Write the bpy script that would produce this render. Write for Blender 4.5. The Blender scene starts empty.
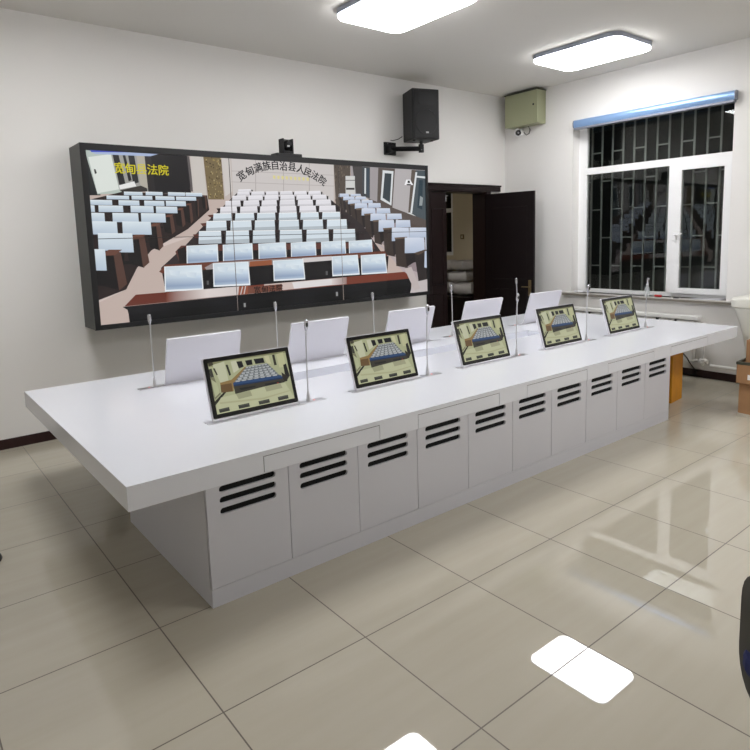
import bpy, bmesh, math, random
import numpy as np
from mathutils import Vector, Matrix
random.seed(7)
C = bpy.context.scene.collection
PI = math.pi
# ------------------------------------------------------------------ materials
def lin(c):
    return tuple((x/255/12.92) if x/255 <= .04045 else ((x/255+.055)/1.055)**2.4 for x in c)
def mat(name, rgb, rough=.5, metal=0, spec=.5, coat=0, noise=0, nscale=8, bump=0, trans=0, ior=1.45):
    m = bpy.data.materials.new(name); m.use_nodes = True
    nt = m.node_tree; b = nt.nodes['Principled BSDF']
    col = (*lin(rgb), 1)
    b.inputs['Base Color'].default_value = col
    b.inputs['Roughness'].default_value = rough
    b.inputs['Metallic'].default_value = metal
    b.inputs['Specular IOR Level'].default_value = spec
    b.inputs['Coat Weight'].default_value = coat
    b.inputs['Coat Roughness'].default_value = .08
    b.inputs['Transmission Weight'].default_value = trans
    b.inputs['IOR'].default_value = ior
    if noise or bump:
        tc = nt.nodes.new('ShaderNodeTexCoord'); n = nt.nodes.new('ShaderNodeTexNoise')
        n.inputs['Scale'].default_value = nscale; n.inputs['Detail'].default_value = 6
        nt.links.new(tc.outputs['Object'], n.inputs['Vector'])
        if noise:
            mx = nt.nodes.new('ShaderNodeMix'); mx.data_type = 'RGBA'
            mx.inputs['A'].default_value = tuple(max(0, x*(1-noise)) for x in col[:3]) + (1,)
            mx.inputs['B'].default_value = tuple(min(1, x*(1+noise)) for x in col[:3]) + (1,)
            nt.links.new(n.outputs['Fac'], mx.inputs['Factor'])
            nt.links.new(mx.outputs['Result'], b.inputs['Base Color'])
        if bump:
            bp = nt.nodes.new('ShaderNodeBump'); bp.inputs['Strength'].default_value = bump
            bp.inputs['Distance'].default_value = .002
            nt.links.new(n.outputs['Fac'], bp.inputs['Height']); nt.links.new(bp.outputs['Normal'], b.inputs['Normal'])
    return m
def emis(name, rgb, s):
    m = bpy.data.materials.new(name); m.use_nodes = True; nt = m.node_tree
    b = nt.nodes['Principled BSDF']
    b.inputs['Base Color'].default_value = (.8, .8, .8, 1)
    b.inputs['Emission Color'].default_value = (*rgb, 1); b.inputs['Emission Strength'].default_value = s
    return m
def picture_mat(name, gain):
    m = bpy.data.materials.new(name); m.use_nodes = True; nt = m.node_tree
    b = nt.nodes['Principled BSDF']
    b.inputs['Base Color'].default_value = (.01, .01, .01, 1); b.inputs['Roughness'].default_value = .25
    b.inputs['Specular IOR Level'].default_value = .3
    a = nt.nodes.new('ShaderNodeAttribute'); a.attribute_name = 'Col'
    nt.links.new(a.outputs['Color'], b.inputs['Emission Color']); b.inputs['Emission Strength'].default_value = gain
    return m
M = {
 'wall': mat('wall_paint', (231, 229, 226), .75, noise=.012, nscale=1.5, spec=.2),
 'ceil': mat('ceiling_paint', (216, 213, 207), .85, noise=.01, nscale=1.2, spec=.1),
 'white': mat('white_lacquer', (228, 230, 237), .22, noise=.006, nscale=3),
 'panel': mat('white_door_lacquer', (207, 207, 214), .3, noise=.01, nscale=4),
 'gap': mat('gap_shade_grey', (70, 70, 70), .8, noise=.02),
 'blackvoid': mat('slot_shade_black', (8, 8, 8), .9, noise=.02),
 'screenblack': mat('black_satin_metal', (24, 24, 26), .35, noise=.03, nscale=20),
 'screenside': mat('charcoal_cabinet_side', (66, 68, 66), .45, noise=.03, nscale=10),
 'bezel': mat('monitor_bezel', (10, 10, 12), .15, noise=.02),
 'silver': mat('brushed_aluminium', (214, 214, 218), .28, metal=.75, noise=.03, nscale=60),
 'chrome': mat('satin_chrome', (200, 200, 206), .22, metal=.85, noise=.02, nscale=50),
 'monback': mat('monitor_back_white', (224, 223, 230), .32, noise=.01, nscale=6),
 'black': mat('black_plastic', (13, 13, 14), .5, noise=.05, nscale=30),
 'grille': mat('speaker_grille', (15, 15, 16), .6, noise=.25, nscale=220, bump=.4),
 'olive': mat('olive_enamel', (158, 161, 130), .4, noise=.02, nscale=6),
 'olivedark': mat('olive_dark_rim', (70, 72, 60), .5, noise=.04),
 'upvc': mat('white_upvc', (238, 238, 238), .35, noise=.008, nscale=5),
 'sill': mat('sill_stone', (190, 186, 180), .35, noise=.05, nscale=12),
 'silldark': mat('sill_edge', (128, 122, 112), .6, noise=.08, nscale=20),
 'bar': mat('grille_steel', (176, 178, 172), .5, noise=.06, nscale=20),
 'blind': mat('blue_blind_cassette', (136, 168, 210), .28, metal=.35, noise=.03, nscale=4),
 'blindgrey': mat('blind_grey_rail', (140, 144, 156), .4, metal=.3, noise=.03),
 'wood': mat('dark_brown_veneer', (29, 17, 17), .35, noise=.25, nscale=5, spec=.35),
 'woodblack': mat('door_leaf_veneer', (19, 12, 13), .35, noise=.2, nscale=4, spec=.3),
 'base': mat('baseboard_tile', (46, 24, 24), .3, noise=.12, nscale=10),
 'brass': mat('aged_brass', (120, 104, 76), .35, metal=.8, noise=.05),
 'rad': mat('radiator_enamel', (226, 225, 222), .35, noise=.01),
 'card': mat('brown_cardboard', (168, 128, 92), .8, noise=.1, nscale=14),
 'tape': mat('parcel_tape', (206, 200, 188), .3, noise=.03),
 'orange': mat('orange_print_card', (206, 140, 34), .6, noise=.2, nscale=9),
 'bundle': mat('white_plastic', (218, 217, 208), .45, noise=.02),
 'cable': mat('black_cable', (22, 22, 22), .5, noise=.04),
 'navy': mat('navy_fabric', (24, 34, 86), .8, noise=.15, nscale=90),
 'cream': mat('cream_paint', (206, 194, 168), .7, noise=.02),
 'cloth': mat('pale_cloth', (186, 182, 178), .85, noise=.05, nscale=12, bump=.5),
 'night': mat('night_masonry', (62, 64, 62), .9, noise=.3, nscale=2.5),
 'paper': mat('paper_white', (240, 240, 244), .6, noise=.01),
 'red': mat('red_plastic', (170, 30, 34), .4, noise=.05),
 'redled': emis('red_indicator', (1, .03, .03), .8),
 'lampbody': mat('lamp_frame_grey', (150, 156, 170), .4, noise=.03),
 'lamp': emis('led_diffuser', (.99, .99, 1.0), 17.5),
 'lamp2': emis('next_room_diffuser', (1.0, .95, .86), 5.0),
 'pic': picture_mat('video_picture', .88),
 'pic2': picture_mat('monitor_picture', .6),
 'leather': mat('black_leather', (14, 14, 15), .3, noise=.1, nscale=30),
 'shoesole': mat('rubber_sole', (26, 25, 24), .8, noise=.1),
 'logo': mat('pale_logo', (190, 190, 190), .4, noise=.02),
}
# window glass and bottle
def glass(name, tint, rough=0.0):
    m = bpy.data.materials.new(name); m.use_nodes = True; nt = m.node_tree
    nt.nodes.remove(nt.nodes['Principled BSDF']); out = nt.nodes['Material Output']
    g = nt.nodes.new('ShaderNodeBsdfGlossy'); g.inputs['Roughness'].default_value = .01
    t = nt.nodes.new('ShaderNodeBsdfTransparent'); t.inputs['Color'].default_value = (*tint, 1)
    f = nt.nodes.new('ShaderNodeFresnel'); f.inputs['IOR'].default_value = 1.5
    x = nt.nodes.new('ShaderNodeMixShader')
    nt.links.new(f.outputs[0], x.inputs[0]); nt.links.new(t.outputs[0], x.inputs[1]); nt.links.new(g.outputs[0], x.inputs[2])
    nt.links.new(x.outputs[0], out.inputs[0]); return m
M['glass'] = glass('window_glass', (.85, .88, .87)); M['bottleglass'] = mat('clear_plastic', (225, 232, 232), .15, noise=.01); M['bottleglass'].node_tree.nodes['Principled BSDF'].inputs['Alpha'].default_value = .38

GX, GY, TS = -7.0023, -.8038, .7099
def floor_material():
    m = bpy.data.materials.new('polished_floor_tile'); m.use_nodes = True; nt = m.node_tree; L = nt.links
    b = nt.nodes['Principled BSDF']; N = nt.nodes.new
    tc = N('ShaderNodeTexCoord'); sp = N('ShaderNodeSeparateXYZ'); L.new(tc.outputs['Object'], sp.inputs[0])
    def math_(op, a, bb=None):
        n = N('ShaderNodeMath'); n.operation = op
        for i, v in enumerate((a, bb)):
            if v is None: continue
            if isinstance(v, (int, float)): n.inputs[i].default_value = v
            else: L.new(v, n.inputs[i])
        return n.outputs[0]
    def joint(o, g):
        t = math_('DIVIDE', math_('SUBTRACT', o, g-TS*40), TS)
        f = math_('FRACT', t); d = math_('MINIMUM', f, math_('SUBTRACT', 1, f))
        return math_('LESS_THAN', d, .0030/TS), math_('FLOOR', t)
    jx, cx = joint(sp.outputs[0], GX); jy, cy = joint(sp.outputs[1], GY)
    j = math_('MAXIMUM', jx, jy)
    wn = N('ShaderNodeTexWhiteNoise'); wn.noise_dimensions = '2D'
    cb = N('ShaderNodeCombineXYZ'); L.new(cx, cb.inputs[0]); L.new(cy, cb.inputs[1]); L.new(cb.outputs[0], wn.inputs['Vector'])
    mp = N('ShaderNodeMapping'); mp.inputs['Scale'].default_value = (.8, 9, 1); L.new(tc.outputs['Object'], mp.inputs[0])
    no = N('ShaderNodeTexNoise'); no.inputs['Scale'].default_value = 1.6; no.inputs['Detail'].default_value = 8
    L.new(mp.outputs[0], no.inputs['Vector'])
    mr = N('ShaderNodeMapRange'); mr.inputs['From Min'].default_value = .25; mr.inputs['From Max'].default_value = .75
    L.new(no.outputs['Fac'], mr.inputs['Value'])
    mx = N('ShaderNodeMix'); mx.data_type = 'RGBA'; L.new(mr.outputs[0], mx.inputs['Factor'])
    mx.inputs['A'].default_value = (*lin((180, 173, 157)), 1); mx.inputs['B'].default_value = (*lin((185, 179, 164)), 1)
    hs = N('ShaderNodeHueSaturation'); L.new(mx.outputs['Result'], hs.inputs['Color'])
    L.new(math_('ADD', .975, math_('MULTIPLY', wn.outputs['Value'], .05)), hs.inputs['Value'])
    m2 = N('ShaderNodeMix'); m2.data_type = 'RGBA'; L.new(j, m2.inputs['Factor']); L.new(hs.outputs[0], m2.inputs['A'])
    m2.inputs['B'].default_value = (*lin((84, 74, 62)), 1)
    L.new(m2.outputs['Result'], b.inputs['Base Color'])
    L.new(math_('ADD', .01, math_('MULTIPLY', j, .4)), b.inputs['Roughness'])
    b.inputs['Specular IOR Level'].default_value = .75
    return m
M['floor'] = floor_material()
# ------------------------------------------------------------------ mesh helpers
def box(bm, x0, x1, y0, y1, z0, z1):
    v = [bm.verts.new((x, y, z)) for z in (z0, z1) for y in (y0, y1) for x in (x0, x1)]
    for f in ((0, 2, 3, 1), (4, 5, 7, 6), (0, 1, 5, 4), (2, 6, 7, 3), (0, 4, 6, 2), (1, 3, 7, 5)):
        bm.faces.new([v[i] for i in f])
    return v
def prism(bm, pts, z0, z1, axis=2):
    def P(a, b, c): return {2: (a, b, c), 1: (a, c, b), 0: (c, a, b)}[axis]
    lo = [bm.verts.new(P(a, b, z0)) for a, b in pts]; hi = [bm.verts.new(P(a, b, z1)) for a, b in pts]
    n = len(pts); bm.faces.new(lo[::-1]); bm.faces.new(hi)
    for i in range(n): bm.faces.new((lo[i], lo[(i+1) % n], hi[(i+1) % n], hi[i]))
def rrect(x0, x1, y0, y1, r, n=5):
    out = []
    for cx, cy, a in ((x1-r, y0+r, -PI/2), (x1-r, y1-r, 0), (x0+r, y1-r, PI/2), (x0+r, y0+r, PI)):
        for i in range(n+1):
            t = a + PI/2*i/n; out.append((cx+r*math.cos(t), cy+r*math.sin(t)))
    return out
def tube(bm, pts, r, n=10, caps=True):
    pts = [Vector(p) for p in pts]; rs = r if isinstance(r, (list, tuple)) else [r]*len(pts); rings = []
    up = None
    for i, p in enumerate(pts):
        d = (pts[min(i+1, len(pts)-1)] - pts[max(i-1, 0)]).normalized()
        if up is None: up = Vector((0, 0, 1)) if abs(d.z) < .9 else Vector((1, 0, 0))
        a = (up - d*up.dot(d)).normalized(); b = d.cross(a); up = a
        rings.append([bm.verts.new(p + (a*math.cos(2*PI*k/n) + b*math.sin(2*PI*k/n))*rs[i]) for k in range(n)])
    for A, B in zip(rings, rings[1:]):
        for k in range(n): bm.faces.new((A[k], A[(k+1) % n], B[(k+1) % n], B[k]))
    if caps: bm.faces.new(rings[0][::-1]); bm.faces.new(rings[-1])
def disc(bm, c, r, h, axis=2, n=24):
    e = Vector((0, 0, 0)); e[axis] = h
    tube(bm, [Vector(c), Vector(c)+e], r, n)
def sphere(bm, c, r, sc=(1, 1, 1), seg=16):
    m = Matrix.Translation(c) @ Matrix.Diagonal((*[r*s for s in sc], 1))
    bmesh.ops.create_uvsphere(bm, u_segments=seg, v_segments=seg//2, radius=1, matrix=m)
def obj(name, bm, m, parent=None, bevel=0, smooth=False, seg=2):
    bmesh.ops.recalc_face_normals(bm, faces=bm.faces)
    if bevel:
        bmesh.ops.bevel(bm, geom=[e for e in bm.edges if e.is_manifold and e.calc_face_angle(0) > .5], offset=bevel, segments=seg, affect='EDGES', profile=.5, clamp_overlap=True)
    me = bpy.data.meshes.new(name); bm.to_mesh(me); bm.free()
    for mm in (m if isinstance(m, (list, tuple)) else [m]): me.materials.append(M[mm])
    if smooth:
        for p in me.polygons: p.use_smooth = True
        try: me.set_sharp_from_angle(angle=math.radians(38))
        except Exception: pass
    o = bpy.data.objects.new(name, me); C.objects.link(o)
    if parent: o.parent = parent
    return o
def B(): return bmesh.new()
def boxes(name, lst, m, parent=None, bevel=0):
    bm = B()
    for b in lst: box(bm, *b)
    return obj(name, bm, m, parent, bevel)
def thing(name, label, cat, loc=(0, 0, 0), rz=0, group=None):
    o = bpy.data.objects.new(name, None); C.objects.link(o); o.location = loc; o.rotation_euler = (0, 0, rz)
    o.empty_display_size = .1
    return tag(o, label, cat, group)
def tag(o, label, cat, group=None):
    o['label'] = label; o['category'] = cat
    if group: o['group'] = group
    return o
def struct(o): o['kind'] = 'structure'; return o
def sroot(name, loc=(0, 0, 0), rz=0):
    o = bpy.data.objects.new(name, None); C.objects.link(o); o.location = loc; o.rotation_euler = (0, 0, rz); o.empty_display_size = .1
    return struct(o)
def dup(root, loc, label, rz=None):
    r = root.copy(); C.objects.link(r); r.location = loc; r['label'] = label
    if rz is not None: r.rotation_euler = (0, 0, rz)
    for ch in list(root.children):
        c = ch.copy(); C.objects.link(c); c.parent = r
        for g in list(ch.children):
            d = g.copy(); C.objects.link(d); d.parent = c
    return r
# ------------------------------------------------------------------ room shell
H = 3.94; XL = -10.6; YF = -9.2; T = .3
WY0, WY1, WZ0, WZ1 = -3.34, -1.22, .975, 3.31      # window opening in the right wall
DX0, DX1, DZ = -1.66, -.48, 2.50                   # doorway in the back wall
struct(boxes('floor', [(XL, T, YF, 5.2, -.1, 0)], 'floor'))
struct(boxes('ceiling', [(XL, T, YF, T, H, H+.15)], 'ceil'))
struct(boxes('wall_back', [(XL, DX0, 0, .24, 0, H), (DX1, 0, 0, .24, 0, H), (DX0, DX1, 0, .24, DZ, H)], 'wall'))
struct(boxes('wall_right', [(0, T, WY1, .24, 0, H), (0, T, YF, WY0, 0, H), (0, T, WY0, WY1, 0, WZ0), (0, T, WY0, WY1, WZ1, H)], 'wall'))
struct(boxes('wall_left', [(XL-.2, XL, YF-.2, .24, 0, H)], 'wall'))
struct(boxes('wall_front', [(XL, T, YF-.2, YF, 0, H)], 'wall'))
HB = .094
struct(boxes('baseboard_back', [(XL, DX0-.1, -.012, 0, 0, HB)], 'base', bevel=.002))
struct(boxes('baseboard_right', [(-.012, 0, YF, -.012, 0, HB)], 'base', bevel=.002))
struct(boxes('baseboard_left', [(XL, XL+.012, YF, -.012, 0, HB)], 'base', bevel=.002))
# next room seen through the doorway
struct(boxes('wall_next_room_right', [(.0, .2, .24, 1.15, 0, 3.2), (.0, .2, 2.2, 5.0, 0, 3.2), (0, .2, 1.15, 2.2, 0, 1.5), (0, .2, 1.15, 2.2, 2.75, 3.2)], 'cream'))
struct(boxes('wall_next_room_back', [(-5, .2, 5.0, 5.2, 0, 3.2)], 'cream'))
struct(boxes('wall_next_room_left', [(-5.2, -5, .24, 5.2, 0, 3.2)], 'cream'))
struct(boxes('ceiling_next_room', [(-5.2, .2, .24, 5.2, 3.2, 3.3)], 'ceil'))
w2 = sroot('window_2')
boxes('window_frame', [(.03, .09, 1.15, 1.22, 1.5, 2.75), (.03, .09, 2.13, 2.2, 1.5, 2.75), (.03, .09, 1.22, 2.13, 1.5, 1.56), (.03, .09, 1.22, 2.13, 2.69, 2.75), (.03, .09, 1.22, 2.13, 2.25, 2.32)], 'upvc', w2, .004)
boxes('pane', [(.055, .065, 1.2, 2.15, 1.54, 2.7)], 'glass', w2)
struct(boxes('wall_outside', [(3.2, 3.3, -8, 6, -.5, 6)], 'night'))
struct(boxes('ground_outside', [(.3, 3.2, -8, 6, -.6, -.5)], 'night'))

# ------------------------------------------------------------------ window
w1 = sroot('window_1')
FX0, FX1 = .16, .22
boxes('window_frame', [(FX0, FX1, WY1-.125, WY1, WZ0, WZ1), (FX0, FX1, WY0, WY0+.055, WZ0, WZ1), (FX0, FX1, WY0+.055, WY1-.125, WZ0, WZ0+.05),
      (FX0, FX1, WY0+.055, WY1-.125, WZ1-.012, WZ1), (FX0, FX1, WY0+.055, WY1-.125, 2.645, 2.735), (FX0, FX1, -2.68, -2.53, WZ0+.05, 2.645)], 'upvc', w1)
boxes('pane', [(.188, .194, WY0+.05, WY1-.12, 2.73, WZ1-.03)], 'glass', w1)
boxes('pane', [(.188, .194, -2.54, WY1-.12, WZ0+.045, 2.64)], 'glass', w1)
bm = B()
for b in ((.135, .20, -3.285, -3.205, 1.02, 2.645), (.135, .20, -2.70, -2.60, 1.02, 2.645), (.135, .20, -3.205, -2.70, 1.02, 1.09), (.135, .20, -3.205, -2.70, 2.575, 2.645)): box(bm, *b)
sash = obj('casement_sash', bm, 'upvc', w1)
boxes('pane', [(.165, .171, -3.21, -2.69, 1.085, 2.58)], 'glass', sash)
bm = B(); box(bm, .11, .136, -2.665, -2.625, 1.70, 1.80); box(bm, .095, .112, -2.74, -2.63, 1.765, 1.79)
obj('window_handle', bm, 'upvc', sash, .006)
bm = B()
ys = [-1.31-.1598*k for k in range(-1, 14)]
for y in ys: box(bm, .335, .353, y-.010, y+.010, .85, 3.45)
for i in range(len(ys)-1):
    for k in range(-1, 4):
        z = (1.75 if i % 2 == 0 else 1.35) + .8*k
        if .9 < z < 3.4: box(bm, .337, .351, ys[i+1], ys[i], z-.009, z+.009)
obj('security_grille', bm, 'bar', w1)
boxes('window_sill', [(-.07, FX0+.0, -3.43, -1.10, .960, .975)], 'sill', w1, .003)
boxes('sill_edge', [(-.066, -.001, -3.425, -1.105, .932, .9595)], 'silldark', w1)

# blind cassette
bl = thing('roller_blind', 'blue roller blind cassette mounted above the dark window', 'blind', (0, 0, 0))
prof = [(-.003, 3.386), (-.04, 3.392), (-.07, 3.380), (-.082, 3.350), (-.080, 3.312), (-.068, 3.285), (-.003, 3.285)]
bm = B()
A = [bm.verts.new((x, -3.362, z)) for x, z in prof]; D = [bm.verts.new((x, -1.275, z)) for x, z in prof]
for i in range(len(prof)): bm.faces.new((A[i], A[(i+1) % len(prof)], D[(i+1) % len(prof)], D[i]))
bm.faces.new(A); bm.faces.new(D[::-1]); obj('cassette', bm, 'blind', bl, smooth=True)
boxes('bottom_rail', [(-.074, -.004, -3.360, -1.277, 3.258, 3.284)], 'blindgrey', bl, .003)
for y in (-3.374, -1.274):
    bm = B(); prism(bm, [(x*1.04, z) for x, z in prof], y, y+.011, axis=1); obj('end_cap', bm, 'blindgrey', bl)

# items on the sill
bt = thing('plastic_bottle', 'clear plastic bottle standing on the window sill', 'bottle', (-.01, -2.37, .975))
bm = B(); tube(bm, [(0, 0, .0), (0, 0, .004), (0, 0, .10), (0, 0, .125), (0, 0, .145)], [.028, .032, .032, .022, .013], 16); obj('bottle_body', bm, 'bottleglass', bt, smooth=True)
bm = B(); tube(bm, [(0, 0, .145), (0, 0, .165)], .015, 14); obj('cap', bm, 'paper', bt)
sd = thing('screwdriver', 'red handled screwdriver lying on the window sill', 'screwdriver', (-.045, -2.55, .975), -1.57)
bm = B(); tube(bm, [(-.06, 0, .017), (-.05, 0, .017), (0, 0, .017), (.03, 0, .017), (.035, 0, .017)], [.010, .016, .015, .016, .009], 12); obj('handle', bm, 'red', sd, smooth=True)
bm = B(); tube(bm, [(.035, 0, .017), (.13, 0, .012), (.155, 0, .009)], [.006, .006, .003], 8); obj('shaft', bm, 'cable', sd)
bm = B(); box(bm, .16, .22, -.018, .018, 0, .012); tag(obj('tape_measure', bm, 'cable', None, .004), 'small black tool lying beside the red screwdriver on the sill', 'tool')
o = bpy.data.objects['tape_measure']; o.location = (-.045, -2.58, .975); o.rotation_euler = (0, 0, -1.6)
bm = B()
pv = []
for i in range(9):
    for j in range(4): pv.append(bm.verts.new((-.055+.17*j/3, -2.93-.36*i/8, .9765+.010*(i/8)**2*(j/3) )))
for i in range(8):
    for j in range(3): bm.faces.new((pv[i*4+j], pv[i*4+j+1], pv[(i+1)*4+j+1], pv[(i+1)*4+j]))
bmesh.ops.solidify(bm, geom=bm.faces[:], thickness=.002)
tag(obj('paper_sheet', bm, 'paper'), 'white paper sheet lying on the right end of the window sill', 'paper')
bm = B()
for k in range(4):
    sphere(bm, (.015*math.sin(k*2.1), -.035*k, .012+.004*(k % 2)), .018, (1, 1.3, .6), 10)
cp = tag(obj('crumpled_paper', bm, 'paper', smooth=True), 'crumpled white tissue on the left end of the window sill', 'paper'); cp.location = (.02, -1.28, .974)

# ------------------------------------------------------------------ radiator and pipe
rd = thing('radiator', 'white panel radiator on the wall under the window', 'radiator', (0, 0, 0))
bm = B(); box(bm, -.14, -.03, -3.09, -1.30, .725, .775); obj('top_cover', bm, 'rad', rd, .008)
for k in range(11):
    y = -1.40-.157*k
    bm = B(); box(bm, -.125, -.045, y-.066, y+.066, .20, .715); obj('radiator_section', bm, 'rad', rd, .012)
bm = B(); tube(bm, [(-.085, -3.09, .22), (-.085, -1.30, .22)], .022, 12); tube(bm, [(-.085, -3.09, .69), (-.085, -1.30, .69)], .02, 12); obj('header_pipe', bm, 'rad', rd, smooth=True)
bm = B(); tube(bm, [(-.06, -3.13, .165), (-.06, -3.13, .70)], .012, 10); obj('riser_pipe', bm, 'rad', rd, smooth=True)
bm = B(); tube(bm, [(-.085, -3.10, .22), (-.085, -3.20, .22)], .03, 12); box(bm, -.12, -.05, -3.17, -3.13, .19, .25); obj('valve', bm, 'rad', rd, .004)
for y in (-1.60, -2.57, -2.81): boxes('bracket', [(-.128, -.045, y-.014, y+.014, .64, .724)], 'black', rd)  # black blocks painted as the dark gaps between sections, not mounts
bm = B(); tube(bm, [(-.06, -3.22, .17), (-.06, -5.6, .17), (-.06, -9.1, .17)], .022, 12)
tag(obj('heating_pipe', bm, 'rad', smooth=True), 'white heating pipe running along the foot of the right wall', 'pipe')

# ------------------------------------------------------------------ door
dr = sroot('door_1')
boxes('door_frame', [(DX0-.09, DX0, -.035, 0, 0, DZ+.0), (DX1, DX1+.10, -.035, 0, 0, DZ+.0), (DX0-.09, DX1+.33, -.035, 0, DZ, DZ+.085),
       (DX0, DX0+.02, -.02, .24, 0, DZ), (DX1-.02, DX1, -.02, .24, 0, DZ), (DX0, DX1, -.02, .24, DZ-.02, DZ)], 'wood', dr, .004)
boxes('cornice', [(DX0-.1, DX1+.335, -.05, 0, DZ+.07, DZ+.095)], 'wood', dr, .004)
fl = boxes('fixed_leaf', [(DX0+.02, DX0+.37, .03, .07, .01, DZ-.02)], 'wood', dr, .003)
bm = B()
for z0, z1 in ((.2, 1.0), (1.12, 2.24)):
    for b in ((DX0+.06, DX0+.075, z0, z1), (DX0+.285, DX0+.30, z0, z1)): box(bm, b[0], b[1], .018, .031, b[2], b[3])
    for z in (z0, z1-.015): box(bm, DX0+.06, DX0+.30, .018, .031, z, z+.015)
obj('panel_moulding', bm, 'wood', fl, .003)
bm = B(); tube(bm, [(DX0+.33, .0, 2.42), (DX0+.33, .0, 2.34)], .009, 8); tube(bm, [(DX0+.33, .0, 2.42), (DX0+.38, .0, 2.42)], .006, 8); obj('door_bolt', bm, 'chrome', fl)
lf = bpy.data.objects.new('door_leaf', None)
C.objects.link(lf); lf.parent = dr; lf.location = (DX1-.015, -.04, 0); lf.rotation_euler = (0, 0, math.radians(-79)); lf.empty_display_size = .1
LW = .80
bm = B(); box(bm, 0, LW, -.022, .022, .012, 2.455); lb = obj('leaf_board', bm, 'woodblack', lf, .003)
bm = B()
for s in (-1, 1):
    for z0, z1 in ((.22, 1.02), (1.16, 2.25)):
        for x0, x1, a, b_ in ((.11, .125, z0, z1), (LW-.125, LW-.11, z0, z1), (.11, LW-.11, z0, z0+.015), (.11, LW-.11, z1-.015, z1)):
            box(bm, x0, x1, s*.022-.004, s*.022+.004, a, b_)
obj('leaf_moulding', bm, 'woodblack', lf, .002)
bm = B()
for s in (-1, 1):
    box(bm, LW-.085, LW-.04, s*.026-.004, s*.026+.004, .92, 1.16)
    tube(bm, [(LW-.06, s*.03, 1.06), (LW-.06, s*.07, 1.06), (LW-.17, s*.075, 1.06)], .009, 8)
obj('door_handle', bm, 'brass', lf, .002)
# furniture in the next room
dk = thing('desk', 'dark wooden desk behind the doorway under pale covered cushions', 'desk', (0, 0, 0))
boxes('desk_top', [(-.62, -.03, .27, 1.95, .83, .86)], 'woodblack', dk, .004)
boxes('desk_body', [(-.60, -.05, .29, 1.93, 0, .83)], 'woodblack', dk, .004)
def cushion(label, loc, rot, sz):
    bm = B(); box(bm, -sz[0]/2, sz[0]/2, -sz[1]/2, sz[1]/2, 0, sz[2])
    bmesh.ops.subdivide_edges(bm, edges=bm.edges[:], cuts=4, use_grid_fill=True)
    for v in bm.verts:
        v.co.z += .02*math.sin(v.co.x*14+v.co.y*9)
        for k in (0, 1):
            f = 1-.18*(abs(v.co.z/sz[2]-.5)*2)**3; v.co[k] *= f
    o = tag(obj('covered_cushion', bm, 'cloth', None, .0, True), label, 'cushion', 'pale cushions on the desk beyond the doorway')
    o.location = loc; o.rotation_euler = rot
cushion('pale cloth cushion nearest the open door leaf, on the dark desk beyond the doorway', (-.27, .52, .885), (0, 0, .1), (.42, .36, .17))
cushion('pale cloth cushion in the middle of the dark desk beyond the doorway', (-.27, .93, .885), (0, 0, -.1), (.42, .36, .17))
cushion('pale cloth cushion nearest the fixed door leaf, on the dark desk beyond the doorway', (-.27, 1.36, .885), (0, 0, .15), (.40, .36, .16))
cushion('pale cloth cushion stacked on top of the row seen through the doorway', (-.22, .74, 1.09), (0, 0, .3), (.36, .34, .15))
cushion('upper pale cloth cushion seen beside the window frame through the doorway', (-.22, 1.18, 1.09), (0, 0, -.2), (.36, .34, .14))
cushion('top pale cloth cushion nearest the open door leaf, on the pile beyond the doorway', (-.20, .72, 1.285), (0, 0, -.2), (.32, .33, .13))
cushion('top pale cloth cushion beside the cream wall corner, on the pile beyond the doorway', (-.20, 1.12, 1.275), (0, 0, .25), (.32, .33, .14))
sw = thing('light_switch', 'small switch plate on the cream wall seen through the doorway', 'switch', (0, .93, 1.82))
boxes('plate', [(-.009, 0, -.04, .04, -.04, .04)], 'brass', sw, .002); boxes('rocker', [(-.013, -.009, -.015, .015, -.022, .022)], 'cream', sw, .001)

# ------------------------------------------------------------------ conference table
tx0, tx1, ty0, ty1, zt, zb = -7.108, -.488, -3.669, -1.163, .75, .6306
bx0, bx1, by0, by1 = -6.738, -2.012, -3.668, -2.36
tb = thing('conference_table', 'long white conference table with drawers and slotted base panels', 'table', (0, 0, 0))
q0, q1, r0, r1 = -5.42, -2.18, -2.38, -2.12       # cable trough
bm = B(); yf = ty0+.016
box(bm, tx0, tx1, yf, r0, zb, zt); box(bm, tx0, tx1, r1, ty1, zb, zt)
box(bm, tx0, q0, r0, r1, zb, zt); box(bm, q1, tx1, r0, r1, zb, zt); box(bm, q0, q1, r0, r1, zb, zb+.012)
drs = [(-6.41+1.1*k, -6.41+1.1*k+.79) for k in range(5)]
box(bm, tx0, tx1, ty0, yf, .722, zt)
xs = [tx0] + [v for d in drs for v in d] + [tx1]
for i in range(0, len(xs), 2): box(bm, xs[i], xs[i+1], ty0, yf, zb, .722)
obj('table_top', bm, 'white', tb)
for a, b_ in drs:
    d_ = boxes('drawer', [(a+.0045, b_-.0045, ty0, ty0+.0035, zb+.001, .7180)], 'white', tb)
    boxes('drawer_gap_shade', [(a, b_, ty0+.0045, yf, zb+.002, .7215)], 'gap', d_)  # dark backing paints the shade in the seam around the drawer
PW = (bx1-bx0)/10
boxes('base_cabinet', [(bx0, bx1, by0+.018, by1, .0, zb), (bx0, bx1, by0, by0+.018, 0, .097)], 'panel', tb)
boxes('slot_shade_sheet', [(bx0+.02, bx1-.02, by0+.0145, by0+.019, .46, zb-.003)], 'blackvoid', tb)  # black sheet stands in for the shaded hollow behind the slots
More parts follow.
